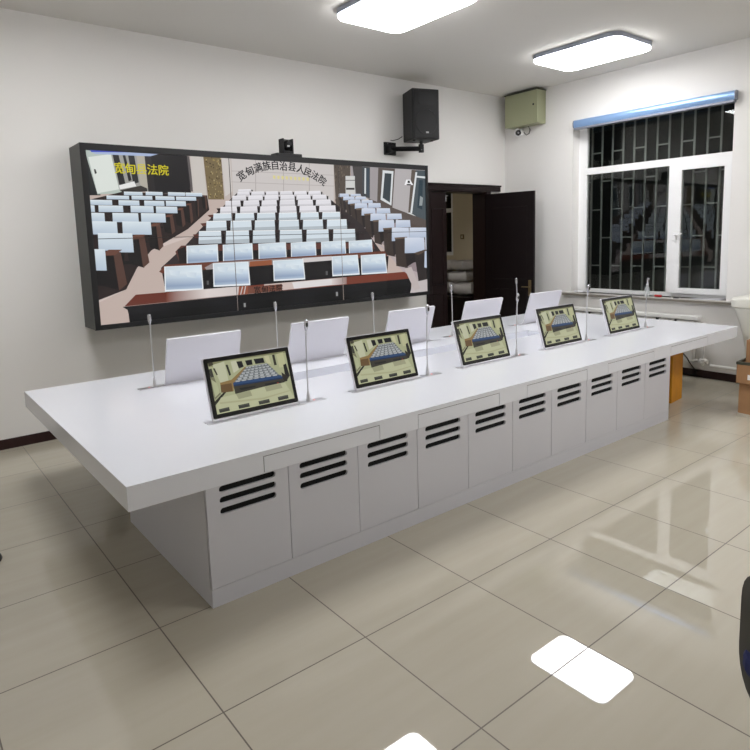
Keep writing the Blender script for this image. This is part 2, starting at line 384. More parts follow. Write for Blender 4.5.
def slotted(w, z0, z1, slots, th):
    cu = bpy.data.curves.new('slotted', 'CURVE'); cu.dimensions = '2D'; cu.fill_mode = 'BOTH'; cu.extrude = th/2
    def sp(pts):
        s = cu.splines.new('POLY'); s.points.add(len(pts)-1); s.use_cyclic_u = True
        for p, q in zip(s.points, pts): p.co = (q[0], q[1], 0, 1)
    sp([(0, z0), (w, z0), (w, z1), (0, z1)])
    for x0, x1, z, h in slots: sp(rrect(x0, x1, z-h/2, z+h/2, h/2*.98, 6))
    t = bpy.data.objects.new('t', cu); C.objects.link(t); dg = bpy.context.evaluated_depsgraph_get()
    me = bpy.data.meshes.new_from_object(t.evaluated_get(dg)); bpy.data.objects.remove(t); bpy.data.curves.remove(cu)
    me.transform(Matrix.Rotation(PI/2, 4, 'X')); me.materials.clear(); me.materials.append(M['panel']); me.name = 'cabinet_door'
    return me
dme = slotted(PW-.004, .0995, zb-.0005, [(.070, .392, .610, .034), (.070, .392, .552, .034), (.070, .392, .494, .034)], .014)
for k in range(10):
    o = bpy.data.objects.new('cabinet_door', dme); C.objects.link(o); o.parent = tb
    o.location = (bx0+PW*k+.002, by0+.007, 0)

# ------------------------------------------------------------------ pictures
def homography(src, dst):
    Amat = []; bv = []
    for (x, y), (u, v) in zip(src, dst):
        Amat += [[x, y, 1, 0, 0, 0, -u*x, -u*y], [0, 0, 0, x, y, 1, -v*x, -v*y]]; bv += [u, v]
    h = np.linalg.solve(np.array(Amat, float), np.array(bv, float)); h = np.append(h, 1).reshape(3, 3)
    def f(p):
        q = h @ np.array([p[0], p[1], 1.]); return (q[0]/q[2], q[1]/q[2])
    return f
def clip(poly, x0, x1, z0, z1):
    for ax, val, sgn in ((0, x0, 1), (0, x1, -1), (1, z0, 1), (1, z1, -1)):
        out = []
        for i in range(len(poly)):
            a, b = poly[i], poly[(i+1) % len(poly)]
            ia = (a[ax]-val)*sgn >= -1e-9; ib = (b[ax]-val)*sgn >= -1e-9
            if ia: out.append(a)
            if ia != ib:
                t = (val-a[ax])/(b[ax]-a[ax]); out.append(tuple(a[k]+(b[k]-a[k])*t for k in range(len(a))))
        poly = out
        if len(poly) < 3: return []
    return poly
def picture_mesh(name, polys, rect, m, step):
    """polys: list of (points, colour) drawn in order; each lies a hair in front of the last, facing -Y"""
    bm = B(); cl = bm.loops.layers.float_color.new('Col')
    for i, (pts, col) in enumerate(polys):
        cs = col if isinstance(col, list) else [col]*len(pts)
        pts = clip([(p[0], p[1], *lin(c)) for p, c in zip(pts, cs)], *rect)
        if len(pts) < 3: continue
        area = sum(pts[k][0]*pts[(k+1) % len(pts)][1]-pts[(k+1) % len(pts)][0]*pts[k][1] for k in range(len(pts)))
        if abs(area) < 1e-11: continue
        if area < 0: pts = pts[::-1]
        try: f = bm.faces.new([bm.verts.new((p[0], -i*step, p[1])) for p in pts])
        except ValueError: continue
        for l, p in zip(f.loops, pts): l[cl] = (*p[2:5], 1)
    me = bpy.data.meshes.new(name); bm.to_mesh(me); bm.free(); me.materials.append(M[m]); return me
def text_tris(s, size, bold=.0):
    cu = bpy.data.curves.new('t', 'FONT'); cu.body = s; cu.size = size; cu.align_x = 'CENTER'; cu.offset = bold; cu.resolution_u = 2
    t = bpy.data.objects.new('t', cu); C.objects.link(t); dg = bpy.context.evaluated_depsgraph_get()
    me = bpy.data.meshes.new_from_object(t.evaluated_get(dg)); me.calc_loop_triangles()
    tr = [[tuple(me.vertices[v].co[:2]) for v in l.vertices] for l in me.loop_triangles]
    bpy.data.objects.remove(t); bpy.data.curves.remove(cu); bpy.data.meshes.remove(me)
    return tr

# --- courtroom picture on the video wall; points measured on the photograph, mapped onto the wall's own plane
SX0, SX1, SZ0, SZ1 = -6.306, -2.085, 1.105, 2.712
W_ = homography([(86.2, 150.8), (426.3, 170), (427.2, 292.8), (101, 324.3)], [(SX0, SZ1), (SX1, SZ1), (SX1, SZ0), (SX0, SZ0)])
pic = []
def P(col, *pts): pic.append(([W_(p) for p in pts], col))
def G(cols, *pts): pic.append(([W_(p) for p in pts], list(cols)))
def shade(c, k): return tuple(min(255, max(0, x*k)) for x in c)
PINK = (198, 180, 172); CL = (222, 234, 243); DK = (30, 24, 26); BR = (92, 54, 46)
P(PINK, (80, 145), (435, 160), (435, 300), (90, 335))
P((212, 196, 190), (80, 255), (200, 235), (200, 260), (90, 335))
P((196, 184, 178), (190, 150), (345, 160), (345, 200), (190, 200))
# left wall, door, windows
P((30, 34, 36), (80, 145), (96, 150), (101, 196), (80, 196))
P((186, 198, 190), (86, 151), (113, 154), (122, 194), (98, 195), (88, 160))
P((226, 232, 226), (89, 158), (111, 155), (119, 190), (98, 194))
P((60, 62, 60), (94.5, 170), (96, 170), (97.5, 174), (95.5, 175))
P((160, 160, 156), (111, 153), (148, 155), (150, 192), (120, 192))
P((26, 26, 30), (112.5, 154), (118.5, 155), (125.5, 185), (119.5, 186))
P((26, 26, 30), (122.5, 155), (125, 155), (131.5, 181), (128.5, 182))
P((34, 36, 40), (128, 156), (134, 156), (138.5, 183), (133, 185))
P((236, 236, 236), (119, 186), (134, 182), (136, 187), (120, 190))
P((50, 46, 44), (120, 191), (146, 185), (147, 192), (124, 194))
P((182, 176, 164), (136, 155), (144, 156), (149, 190), (140, 186))
P((38, 34, 36), (144, 155), (187, 158), (190, 194), (148, 194))
P((22, 20, 24), (150, 153.5), (186, 156), (190, 193), (155, 193))
P((96, 90, 90), (186, 156.5), (188.5, 157), (192.5, 192), (190, 192))
P((70, 84, 190), (90, 150), (148, 152.6), (148, 154.8), (92, 153))
P((170, 186, 220), (92, 153), (162, 153.5), (150, 157), (96, 155))
P((206, 200, 194), (189, 155), (202, 156), (206, 202), (192, 192))
P((120, 104, 72), (202, 155), (220, 157), (223, 200), (207, 200))
for i in range(90):
    x = random.uniform(203, 219); y = random.uniform(157, 199); s = random.uniform(.6, 1.3); x += (y-156)*.09
    P(random.choice([(86, 70, 42), (156, 136, 88), (64, 52, 34), (176, 160, 116)]), (x, y), (x+s, y+.2), (x+s, y+s*1.5), (x, y+s*1.3))
P((210, 204, 200), (220, 156), (229, 157), (231, 192), (224, 197))
# back wall with its panel lines and lettering
P((208, 202, 200), (230, 156.5), (333, 163), (333, 206), (232, 200))
for x in (254, 282, 308): P((176, 168, 166), (x, 158), (x+.7, 158), (x+.7, 195), (x, 195))
for y in (173, 184): P((182, 174, 172), (230, y-2), (333, y+2), (333, y+2.6), (230, y-1.4))
P((84, 74, 66), (333, 163), (350, 164.5), (350, 212), (335, 206))
for i in range(30):
    x = random.uniform(334, 349); y = random.uniform(165, 204); P(random.choice([(64, 54, 48), (110, 98, 86)]), (x, y), (x+.9, y), (x+.9, y+2.4), (x, y+2.4))
# right wall with windows
P((164, 158, 160), (350, 164.5), (430, 170), (430, 250), (352, 206))
P((70, 66, 66), (352, 165), (362, 166), (364, 200), (356, 198))
P((214, 214, 212), (345, 176), (354.5, 176), (354.5, 196), (345, 194)); P((110, 108, 106), (345, 180), (354.5, 180), (354.5, 180.8), (345, 180.8)); P((50, 46, 46), (345.5, 188), (354, 188), (354, 190), (345.5, 190))
P((66, 70, 74), (362, 166.5), (370, 167), (369.5, 199), (362, 196))
P((220, 224, 226), (364.5, 168), (366, 168), (365.6, 194), (364, 194)); P((60, 72, 84), (366, 168), (369.5, 168.5), (368.8, 196), (366, 194))
P((90, 80, 74), (378.5, 167.5), (396, 168.5), (393, 209), (377, 202))
P((222, 226, 228), (383, 170), (394, 171), (391.5, 206), (380.5, 200)); P((54, 64, 70), (385, 173), (392, 173.5), (390, 203), (382.6, 198))
P((214, 210, 206), (352, 193), (393, 209), (392, 212), (352, 196))
P((184, 179, 180), (395.5, 168.5), (413.5, 169), (409.5, 215), (392.5, 208))
P((96, 86, 78), (412.5, 169.5), (417, 170), (411.5, 216), (408.5, 215))
P((76, 86, 92), (417, 170), (430, 170.5), (430, 226), (411, 214))
P((224, 228, 230), (416.5, 175.5), (428, 176.5), (428, 178.5), (416.2, 177.2)); P((224, 228, 230), (416.5, 172), (418.3, 172), (412.6, 214), (410.8, 213))
P((224, 226, 226), (410.5, 213), (428, 224), (428, 227.5), (402, 214))
P((44, 62, 72), (420, 180), (424, 180), (423, 210), (418, 208)); P((150, 158, 160), (421, 196), (424, 198), (423, 206), (420, 206))
P((248, 248, 250), (405, 185), (407, 179.5), (411, 179.5), (414, 185)); P((30, 30, 30), (408.5, 180.5), (410.5, 180.5), (410.8, 183), (408.2, 183)); P((40, 40, 40), (407, 184), (412, 184), (411, 185.4), (408, 185.4))
P((88, 76, 72), (396, 213), (430, 228), (430, 244), (400, 226))
# right hand block of desks and chairs, receding
def K(x, y): return (230+x/3.66, 160+y/3.66)
P((150, 136, 140), K(430, 150), K(500, 150), K(728, 330), K(728, 480), K(655, 420), K(580, 330), K(480, 250), K(440, 215))
P((186, 172, 174), K(480, 255), K(540, 300), K(640, 400), K(728, 430), K(728, 480), K(655, 440), K(575, 345))
P((92, 82, 78), K(500, 140), K(728, 225), K(728, 255), K(620, 220), K(560, 185), K(520, 160))
RB = [((640, 712, 287, 345), None, (603, 642, 290, 392)), ((592, 655, 250, 300), (658, 724, 250, 288), (560, 594, 255, 350)), ((543, 600, 222, 265), (607, 660, 222, 250), (523, 546, 226, 306)),
      ((513, 568, 198, 225), (575, 628, 198, 220), (490, 514, 202, 280)), ((480, 530, 178, 205), (536, 585, 178, 198), (460, 481, 182, 250)), ((455, 500, 160, 180), (505, 550, 159, 177), (438, 456, 165, 225)),
      ((430, 475, 148, 163), (480, 520, 148, 160), (420, 432, 152, 205)), ((412, 452, 135, 149), (457, 495, 135, 147), (404, 413, 140, 190)), ((396, 432, 124, 137), (440, 476, 125, 134), (394, 399, 130, 175))]
for c1, c2_, d in RB[::-1]:
    x0, x1, y0, y1 = d
    P((58, 48, 44), K(x0, y0), K(x1+8, y0-2), K(x1+8, y1+8), K(x0+4, y1)); P((34, 28, 30), K(x1-4, y0+4), K(x1+(x1-x0)*1.6, y0+4), K(x1+(x1-x0)*1.3, y0+(y1-y0)*.75), K(x1+4, y1+4))
    P((104, 86, 72), K(x0-2, y0-3), K(x1+6, y0-6), K(x1+8, y0), K(x0, y0+3))
    for c in (c2_, c1):
        if not c: continue
        a, b_, ya, yb = c; h = yb-ya; m_ = (a+b_)/2
        P((30, 26, 28), K(m_-h*.22, yb-2), K(m_+h*.25, yb-3), K(m_+h*.2, yb+h*.55), K(m_-h*.1, yb+h*.6)); P((30, 26, 28), K(m_-h*.5, yb+h*.35), K(m_+h*.6, yb+h*.3), K(m_+h*.6, yb+h*.42), K(m_-h*.5, yb+h*.48))
        G([(222, 228, 240), (214, 222, 238), (186, 198, 220), (180, 194, 216)], K(a, ya), K(b_, ya), K(b_+2, yb-2), K(a-1, yb))
P((44, 38, 38), K(676, 350), K(728, 330), K(728, 470), K(690, 452)); P((84, 70, 60), K(672, 345), K(712, 332), K(728, 334), K(690, 352)); P((196, 208, 228), K(714, 338), K(724, 336), K(722, 400), K(712, 398)); P((206, 214, 230), K(716, 285), K(726, 285), K(726, 330), K(718, 332))
# left hand block
def K2(x, y): return (80+x/4.6875, 140+y/4.6875)
P((40, 30, 30), K2(20, 290), K2(200, 245), K2(590, 262), K2(600, 330), K2(500, 420), K2(330, 520), K2(215, 700), K2(60, 760), K2(40, 500))
P(PINK, K2(595, 290), K2(640, 285), K2(690, 290), K2(560, 440), K2(330, 520), K2(265, 600), K2(215, 700), K2(90, 760), K2(90, 900), K2(600, 800), K2(620, 400))
LB = [([(205, 290, 245), (305, 383, 245), (408, 487, 247), (490, 566, 249)], 18, (572, 262, 590, 330)), ([(125, 228, 263), (240, 335, 264), (350, 438, 266), (445, 538, 268)], 19, (540, 282, 552, 365)),
      ([(48, 150, 283), (180, 275, 285), (298, 390, 287), (398, 490, 288)], 25, (493, 300, 524, 395)), ([(42, 70, 308), (88, 200, 309), (235, 340, 311), (352, 450, 314)], 32, (452, 322, 487, 412)),
      ([(50, 115, 343), (152, 270, 344), (283, 395, 345)], 44, (398, 352, 440, 445)), ([(52, 172, 383), (197, 328, 384)], 62, (330, 392, 384, 520)), ([(85, 243, 438)], 90, (240, 445, 318, 600)), ([(65, 118, 512)], 100, (115, 515, 214, 705))]
for row, h, d in LB:
    x0, y0, x1, y1 = d; w_ = x1-x0
    P((20, 16, 18), K2(x0-w_*.5, y0+4), K2(x0+w_*.5, y0+4), K2(x0+w_*.75, y1), K2(x0-w_*.1, y1-(y1-y0)*.12))
    P((86, 60, 52), K2(x0+w_*.42, y0+w_*.2), K2(x0+w_*.75, y0+w_*.1), K2(x1+w_*.05, y1-(y1-y0)*.16), K2(x0+w_*.68, y1))
    P((104, 66, 54), K2(x0-w_*.2, y0+w_*.3), K2(x0+w_*.2, y0), K2(x0+w_*.82, y0), K2(x0+w_*.5, y0+w_*.26))
    for a, b_, y in row:
        m_ = a+(b_-a)*.62
        P((16, 14, 16), K2(m_-h*.25, y+h*.9), K2(m_+h*.3, y+h*.9), K2(m_+h*.22, y+h*1.7), K2(m_-h*.1, y+h*1.7)); P((16, 14, 16), K2(m_-h*.6, y+h*1.5), K2(m_+h*.7, y+h*1.42), K2(m_+h*.7, y+h*1.58), K2(m_-h*.5, y+h*1.7))
        G([(226, 237, 243), (220, 232, 240), (190, 206, 222), (184, 200, 216)], K2(a, y), K2(b_, y+2), K2(b_+h*.08, y+h), K2(a+h*.05, y+h-1))
        P((236, 243, 247), K2(a, y), K2(b_, y+2), K2(b_, y+4), K2(a, y+2.5))
# middle block: dark mass, then rows from the back to the front
P((46, 38, 40), (236, 193), (322, 194), (362, 226), (384, 258), (384, 284), (330, 284), (166, 300), (160, 268), (184, 246), (206, 222))
P((206, 202, 206), (238, 192), (320, 193), (330, 200), (232, 200))
rows = [(189.2, 237, 252, 1), (191.5, 236, 322, 6), (195.5, 231, 328, 6), (200.5, 224, 333, 6), (206.5, 219, 338, 6), (213, 212, 343, 6), (220.5, 205, 350, 6), (230.5, 197.5, 359, 6)]
for r, (y, xa, xb, n) in enumerate(rows):
    h = (rows[r+1][0]-y if r < len(rows)-1 else 13)*1.02
    yo = lambda x: y - (x-280)*.012 + .2
    if r >= 4: P((44, 32, 34), (xa-4, y+h*.35), (xb+4, y+h*.3), (xb+4, y+h*1.15), (xa-1, y+h*1.2))
    if r >= 5: P(BR, (xa-6, y+h*.34), (xa+2, y+h*.25), (xa+2, y+h*.6), (xa-4, y+h*.6))
    for k in range(n):
        cw = (xb-xa)/n; a = xa+cw*k; b_ = a+cw*.81
        if k in (1,): b_ = a+cw*.84
        c = shade(CL if r > 4 else (236, 234, 240), random.uniform(.96, 1.0))
        P(c, (a, yo(a)), (b_, yo(b_)-.2), (b_+.6, yo(b_)+h*.94), (a-.4, yo(a)+h*.96))
        P(shade(c, .84 if r > 4 else .92), (a, yo(a)+h*.68), (b_+.3, yo(b_)+h*.62), (b_+.6, yo(b_)+h*.94), (a-.4, yo(a)+h*.96))
        P((246, 250, 252) if r > 4 else (242, 240, 244), (a, yo(a)), (b_, yo(b_)-.2), (b_, yo(b_)+.6), (a, yo(a)+.8))
        P((26, 20, 24), (b_+.6, yo(b_)+h*.2), (b_+cw*.15, yo(b_)+h*.25), (b_+cw*.14, yo(b_)+h*.9), (b_+.8, yo(b_)+h*.9))
def chair(a, b_, y, h, w):
    P((238, 243, 247), (a, y+.8), (b_, y-.8), (b_+w, y+h-.8), (a+w*.4, y+h+.8))
    def at_(t, q): return (a+(b_-a)*t+w*(.4+.6*t)*q, y+.8-1.6*t+h*q)
    bands = [(.03, (214, 228, 238)), (.3, (222, 233, 241)), (.5, (196, 212, 228)), (.78, (150, 168, 196)), (.93, (178, 196, 216))]
    for (qa, ca_), (qb, cb_) in zip(bands, bands[1:]):
        G([shade(ca_, .96), shade(ca_, 1.02), shade(cb_, 1.04), shade(cb_, .97)], at_(.03, qa), at_(.97, qa), at_(.97, qb), at_(.03, qb))
    for t, q in ((.12, .3), (.55, .4)):
        G([(226, 236, 243), (206, 220, 233), (206, 220, 233), (222, 233, 241)], at_(t, q-.15), at_(t+.3, q-.1), at_(t+.26, q+.12), at_(t+.05, q+.05))
# second desk row
P(BR, (174, 252), (180, 246), (372, 243), (374, 250), (178, 262)); P((24, 20, 24), (178, 252), (372, 249), (374, 256), (180, 266))
P((26, 20, 22), (176, 250), (184, 247), (186, 268), (179, 268))
for a, b_ in ((185, 216), (221, 250.5), (256.5, 284), (289, 314), (319.5, 344), (347.5, 371)):
    yy = 245.5-(a-185)*.027; chair(a, b_, yy, 19-(a-185)*.025, .8)
# first desk row, its brown and glossy top and black front
P((104, 58, 44), (158, 272), (164, 265), (384, 252), (388, 259), (166, 276))
P((160, 150, 150), (203, 268), (212, 263), (330, 257), (330, 262), (206, 272)); P((150, 86, 56), (248, 262), (270, 260.5), (270, 267), (247, 269))
P((214, 208, 208), (300, 259), (330, 257), (330, 261), (302, 264))
P((16, 14, 18), (162, 273), (250, 267), (388, 257), (386, 276), (252, 287), (168, 293))
for x, y in ((324, 272), (205, 281)): P((90, 90, 92), (x, y), (x+2, y), (x+2, y+4), (x, y+4))
for a, b_, y, h in ((163, 200, 266, 25), (211, 246.5, 263, 23.5), (271, 301.5, 260.5, 20.5), (330, 356.5, 256.5, 20), (359.5, 384.5, 255.5, 19.5)): chair(a, b_, y, h, 1.8)
# judge's bench: brown top with a bright reflection and black front
P(PINK, (90, 308), (126, 300), (130, 320), (100, 330)); P((214, 200, 194), (160, 296), (250, 286), (300, 284), (150, 296))
P((122, 58, 42), (124, 306), (135, 294.5), (250, 286), (404, 273), (412, 280), (260, 293))
P((104, 48, 36), (124, 306), (135, 294.5), (170, 291.8), (168, 301.5))
A1, A2, A3 = (118, 58, 44), (226, 216, 212), (214, 204, 202)
G([A1, A2, A2, A1], (165, 292.4), (205, 289.3), (205, 298), (165, 301.8)); G([A2, A3, A3, A2], (205, 289.3), (238, 286.8), (238, 295), (205, 298))
P((210, 192, 186), (262, 285), (330, 279.4), (330, 286.2), (262, 292.5)); P((228, 224, 224), (290, 283.2), (332, 279.6), (332, 285.6), (292, 289.6))
G([(222, 214, 212), (118, 56, 40), (118, 56, 40), (222, 214, 212)], (330, 279.5), (350, 277.8), (350, 284.8), (330, 286.2)); P((118, 56, 40), (345, 278.2), (403, 273.4), (410, 279.6), (345, 285.4))
P((150, 86, 64), (237, 287), (246, 286), (246, 294.5), (236, 295.5)); P((206, 198, 196), (240, 287), (241, 287), (239, 295), (238, 295)); P((206, 198, 196), (243, 286.6), (244, 286.6), (242.4, 294.6), (241.4, 294.6))
P((120, 74, 60), (246, 287.6), (280, 284.6), (280, 291), (246, 294.2))
P((12, 12, 16), (122, 306.5), (260, 293.2), (412, 279.6), (411, 283.4), (410, 300), (130, 322), (127, 309.5))
P((5, 5, 8), (128, 314), (410, 287), (410, 300), (130, 330))
for x, y in ((242.5, 303.5), (335, 293)): P((160, 160, 160), (x-.9, y), (x+.9, y), (x+1.1, y+4), (x-.8, y+4))
P((198, 190, 190), (412.5, 284), (430, 280), (430, 298), (409, 296))
P((196, 184, 182), (404, 270), (411, 268), (420, 290), (414, 292))
# lettering, placed glyph by glyph along its arc in the plane of the wall
def glyphs(s, pts, size, col, bold):
    for ch, (px, py, rot) in zip(s, pts):
        cx, cz = W_((px, py)); c_, s_ = math.cos(rot), math.sin(rot)
        tr = text_tris(ch, size)
        for ox, oy in ((-bold, 0), (bold, 0), (0, bold)):
            for t in tr:
                pic.append(([(cx+((x+ox)*c_-(y+oy-size*.36)*s_), cz+((x+ox)*s_+(y+oy-size*.36)*c_)) for x, y in t], col))
arc = [(240, 176.3, .6), (248.2, 171.6, .45), (256.5, 168.3, .3), (265, 166.4, .18), (273.2, 165.8, .08), (281.6, 166.6, -.05), (290.2, 167.3, -.12), (298.8, 169.5, -.25), (306, 172.8, -.4), (313.2, 176.4, -.5), (320.5, 181, -.62)]
glyphs('宽甸满族自治县人民法院', arc, .108, (18, 18, 26), .0024)
glyphs('宽甸县法院', [(119, 169.3, 0), (129.5, 169.9, 0), (140.2, 170.4, 0), (151, 170.9, 0), (161.7, 171.4, 0)], .108, (214, 202, 30), .0015)
glyphs('宽甸法院', [(254, 290.6, 0), (261.4, 290, 0), (268.8, 289.4, 0), (276, 288.8, 0)], .088, (20, 18, 20), .0015)
for k in range(9):   # illegible pale yellow emblem row under the arc
    x = 270+k*4.2; P((224, 214, 150), (x, 176+.06*(x-270)), (x+2.6, 176.2+.06*(x-270)), (x+2.4, 179.6+.06*(x-270)), (x+.3, 179.2+.06*(x-270)))
# ------------------------------------------------------------------ video wall
vw = thing('video_wall', 'large black framed video wall showing a courtroom full of white covered chairs', 'screen', (0, 0, 0))
VX0, VX1, VZ0, VZ1, VY = -6.357, -2.043, 1.0585, 2.772, -.3815
boxes('cabinet', [(VX0, VX1, VY+.02, -.002, VZ0, VZ1)], 'screenside', vw, .002)
boxes('bezel', [(VX0-.001, SX0, VY, VY+.022, VZ0-.001, VZ1+.001), (SX1, VX1+.001, VY, VY+.022, VZ0-.001, VZ1+.001), (SX0, SX1, VY, VY+.022, VZ0-.001, SZ0), (SX0, SX1, VY, VY+.022, SZ1, VZ1+.001)], 'screenblack', vw)
boxes('panel_gap_backing', [(SX0, SX1, VY+.015, VY+.02, SZ0, SZ1)], 'black', vw)
cw = (SX1-SX0)/3; chh = (SZ1-SZ0)/2
for i in range(3):
    for j in range(2):
        rect = (SX0+cw*i+(.004 if i else 0), SX0+cw*(i+1)-(.004 if i < 2 else 0), SZ0+chh*j+(.003 if j else 0), SZ0+chh*(j+1)-(.003 if not j else 0))
        me = picture_mesh('display_panel', pic, rect, 'pic', .00001)
        o = bpy.data.objects.new('display_panel', me); C.objects.link(o); o.parent = vw; o.location = (0, VY+.0125, 0)

# conference camera on top of the wall
cc = thing('conference_camera', 'black conference camera sitting on top edge of the video wall', 'camera', (-4.155, -.30, VZ1+.001))
boxes('base_plate', [(-.165, .165, -.07, .07, 0, .035)], 'screenblack', cc, .008)
bm = B(); box(bm, -.068, -.052, -.05, .05, .036, .20); box(bm, .052, .068, -.05, .05, .036, .20); box(bm, -.068, .068, -.05, .05, .036, .062); box(bm, -.068, .068, .01, .05, .036, .20); obj('yoke', bm, 'black', cc, .005)
bm = B(); sphere(bm, (0, -.012, .135), .052, (1, 1, 1.1), 20); obj('head', bm, 'bezel', cc, smooth=True)
bm = B(); disc(bm, (0, -.082, .14), .026, .03, 1); obj('lens', bm, 'black', cc, smooth=True)
boxes('front_badge', [(-.035, -.005, -.0845, -.0825, .105, .12)], 'logo', cc)

# ------------------------------------------------------------------ loudspeaker
SR = math.radians(-17)
ls = thing('loudspeaker', 'black loudspeaker mounted high on the wall right of the video wall', 'speaker', (-2.07, -.275, 3.1), SR)
sw_, sd_, sh_ = .39, .36, .635
bm = B(); prism(bm, [(-sw_/2, -sd_/2), (sw_/2, -sd_/2), (sw_/2*.85, sd_/2), (-sw_/2*.85, sd_/2)], 0, sh_); obj('cabinet', bm, 'black', ls, .012)
bm = B(); prism(bm, rrect(-sw_/2+.018, sw_/2-.018, .02, sh_-.02, .02), -sd_/2-.012, -sd_/2+.001, axis=1); obj('front_grille', bm, 'grille', ls, .003)
bm = B()
for k in range(28):
    a0, a1 = 2*PI*k/28, 2*PI*(k+1)/28
    tube(bm, [(math.cos(a0)*.155, -sd_/2-.013, .215+math.sin(a0)*.155), (math.cos(a1)*.155, -sd_/2-.013, .215+math.sin(a1)*.155)], .004, 6)
obj('woofer_ring', bm, 'black', ls)
bm = B(); prism(bm, rrect(-.11, .11, .43, .58, .03), -sd_/2-.016, -sd_/2-.011, axis=1); obj('horn', bm, 'black', ls, .002)
boxes('badge', [(-.008, .030, -sd_/2-.016, -sd_/2-.011, .075, .095)], 'logo', ls)
for x in (-.13, .13):
    bm = B(); disc(bm, (x, -.08, -.012), .018, .013); obj('rubber_foot', bm, 'black', ls)
bk = thing('speaker_bracket', 'black swivel wall bracket holding the loudspeaker', 'bracket', (0, 0, 0))
boxes('wall_plate', [(-2.48, -2.28, -.022, 0, 2.935, 3.10)], 'black', bk, .003)
bm = B(); box(bm, -2.44, -2.36, -.09, -.02, 2.955, 3.05); obj('hinge_block', bm, 'black', bk, .006)
bm = B(); tube(bm, [(-2.40, -.07, 3.005), (-2.06, -.27, 3.005)], .032, 4); obj('arm', bm, 'black', bk, .003)
bm = B(); tube(bm, [(-2.06, -.28, 2.955), (-2.06, -.28, 3.06)], .036, 14); tube(bm, [(-2.06, -.28, 3.06), (-2.06, -.28, 3.099)], .02, 12); obj('swivel_post', bm, 'black', bk, smooth=True)
for c_ in ((-2.085, -.312, 2.985), (-2.43, -.024, 3.08), (-2.43, -.024, 2.955)):
    bm = B(); sphere(bm, c_, .008, seg=8); obj('screw', bm, 'chrome', bk, smooth=True)
bm = B(); tube(bm, [(-2.25, -.12, 3.17), (-2.28, -.07, 3.14), (-2.33, -.012, 3.125), (-2.36, -.008, 3.13)], .005, 8)
tag(obj('speaker_cable', bm, 'cable', smooth=True), 'thin dark cable behind the loudspeaker bracket', 'cable')

# ------------------------------------------------------------------ control box and dome camera
cb = thing('control_box', 'olive green metal control box in the ceiling corner beside the window', 'cabinet', (0, 0, 0))
boxes('box_body', [(-.19, -.001, -.757, -.165, 3.435, 3.90)], 'olive', cb, .004)
d_ = boxes('box_door', [(-.205, -.1905, -.757, -.165, 3.435, 3.90)], 'olive', cb, .003)
boxes('top_rim', [(-.212, -.001, -.765, -.157, 3.9005, 3.912)], 'olivedark', cb, .002)
bm = B(); disc(bm, (-.214, -.69, 3.70), .013, .012, 0, 14); obj('lock', bm, 'black', d_)
dc = thing('dome_camera', 'small white round surveillance camera on the wall below the olive box', 'camera', (-.06, -.33, 3.36))
bm = B(); tube(bm, [(.06, 0, 0), (-.02, 0, 0)], .045, 24); sphere(bm, (-.03, 0, 0), .068, seg=24); obj('housing', bm, 'upvc', dc, smooth=True)
bm = B(); dv = Vector((-.77, -.58, -.16)).normalized(); c0 = Vector((-.03, 0, 0)); tube(bm, [c0+dv*.045, c0+dv*.072], .043, 20); obj('lens', bm, 'black', dc, smooth=True)
bm = B(); tube(bm, [c0+dv*.072, c0+dv*.076], .013, 12); obj('lens_ring', bm, 'chrome', dc)
bm = B(); tube(bm, [(-.03, -.47, 3.434), (-.03, -.50, 3.38), (-.03, -.48, 3.33), (-.03, -.43, 3.315), (-.03, -.40, 3.345), (-.03, -.385, 3.36)], .006, 8)
tag(obj('camera_cable', bm, 'cable', smooth=True), 'looped black cable from olive box to the white surveillance camera', 'cable')

# ------------------------------------------------------------------ monitors
TILT = math.radians(17); MW, MH = .615, .385
Q = homography([(35, 130), (468, 62), (505, 325), (75, 410)], [(0, 1), (1, 1), (1, 0), (0, 0)])
DWm, DHm = MW-.062, MH-.062
sp_ = []
def R(col, *pts): sp_.append(([((Q(p)[0]-.5)*DWm, Q(p)[1]*DHm) for p in pts], col))
R((196, 200, 158), (20, 120), (480, 50), (520, 340), (60, 430))
R((150, 150, 110), (30, 125), (470, 55), (470, 72), (120, 120), (60, 150), (40, 150))
R((222, 224, 190), (60, 140), (125, 122), (145, 225), (100, 238)); R((70, 70, 62), (38, 165), (55, 160), (66, 205), (48, 212)); R((80, 78, 66), (62, 160), (72, 158), (88, 195), (80, 197))
R((70, 66, 50), (36, 128), (60, 122), (66, 140), (40, 150))
R((52, 50, 44), (132, 140), (144, 138), (160, 195), (150, 200)); R((226, 226, 196), (160, 122), (190, 116), (205, 165), (175, 185))
R((30, 30, 32), (192, 122), (222, 118), (232, 150), (205, 160)); R((28, 28, 32), (240, 116), (278, 110), (282, 138), (250, 144)); R((26, 28, 34), (288, 108), (342, 100), (350, 128), (298, 135))
R((224, 222, 178), (345, 92), (372, 86), (385, 135), (362, 130)); R((60, 58, 48), (392, 84), (406, 82), (416, 140), (402, 142)); R((216, 216, 170), (415, 80), (455, 70), (470, 150), (430, 155))
R((34, 34, 34), (452, 140), (468, 132), (486, 200), (472, 220), (458, 190)); R((50, 46, 40), (440, 180), (475, 205), (470, 230), (445, 235))
R((140, 138, 110), (46, 215), (66, 205), (100, 300), (66, 330)); R((44, 42, 36), (60, 345), (160, 245), (163, 250), (68, 360)); R((206, 210, 168), (50, 220), (80, 240), (95, 290), (68, 318))
R((164, 134, 84), (98, 238), (160, 222), (238, 150), (246, 152), (172, 240), (170, 285), (102, 292)); R((120, 92, 58), (100, 250), (160, 240), (165, 286), (102, 292))
R((160, 166, 168), (246, 150), (362, 130), (430, 198), (172, 240))
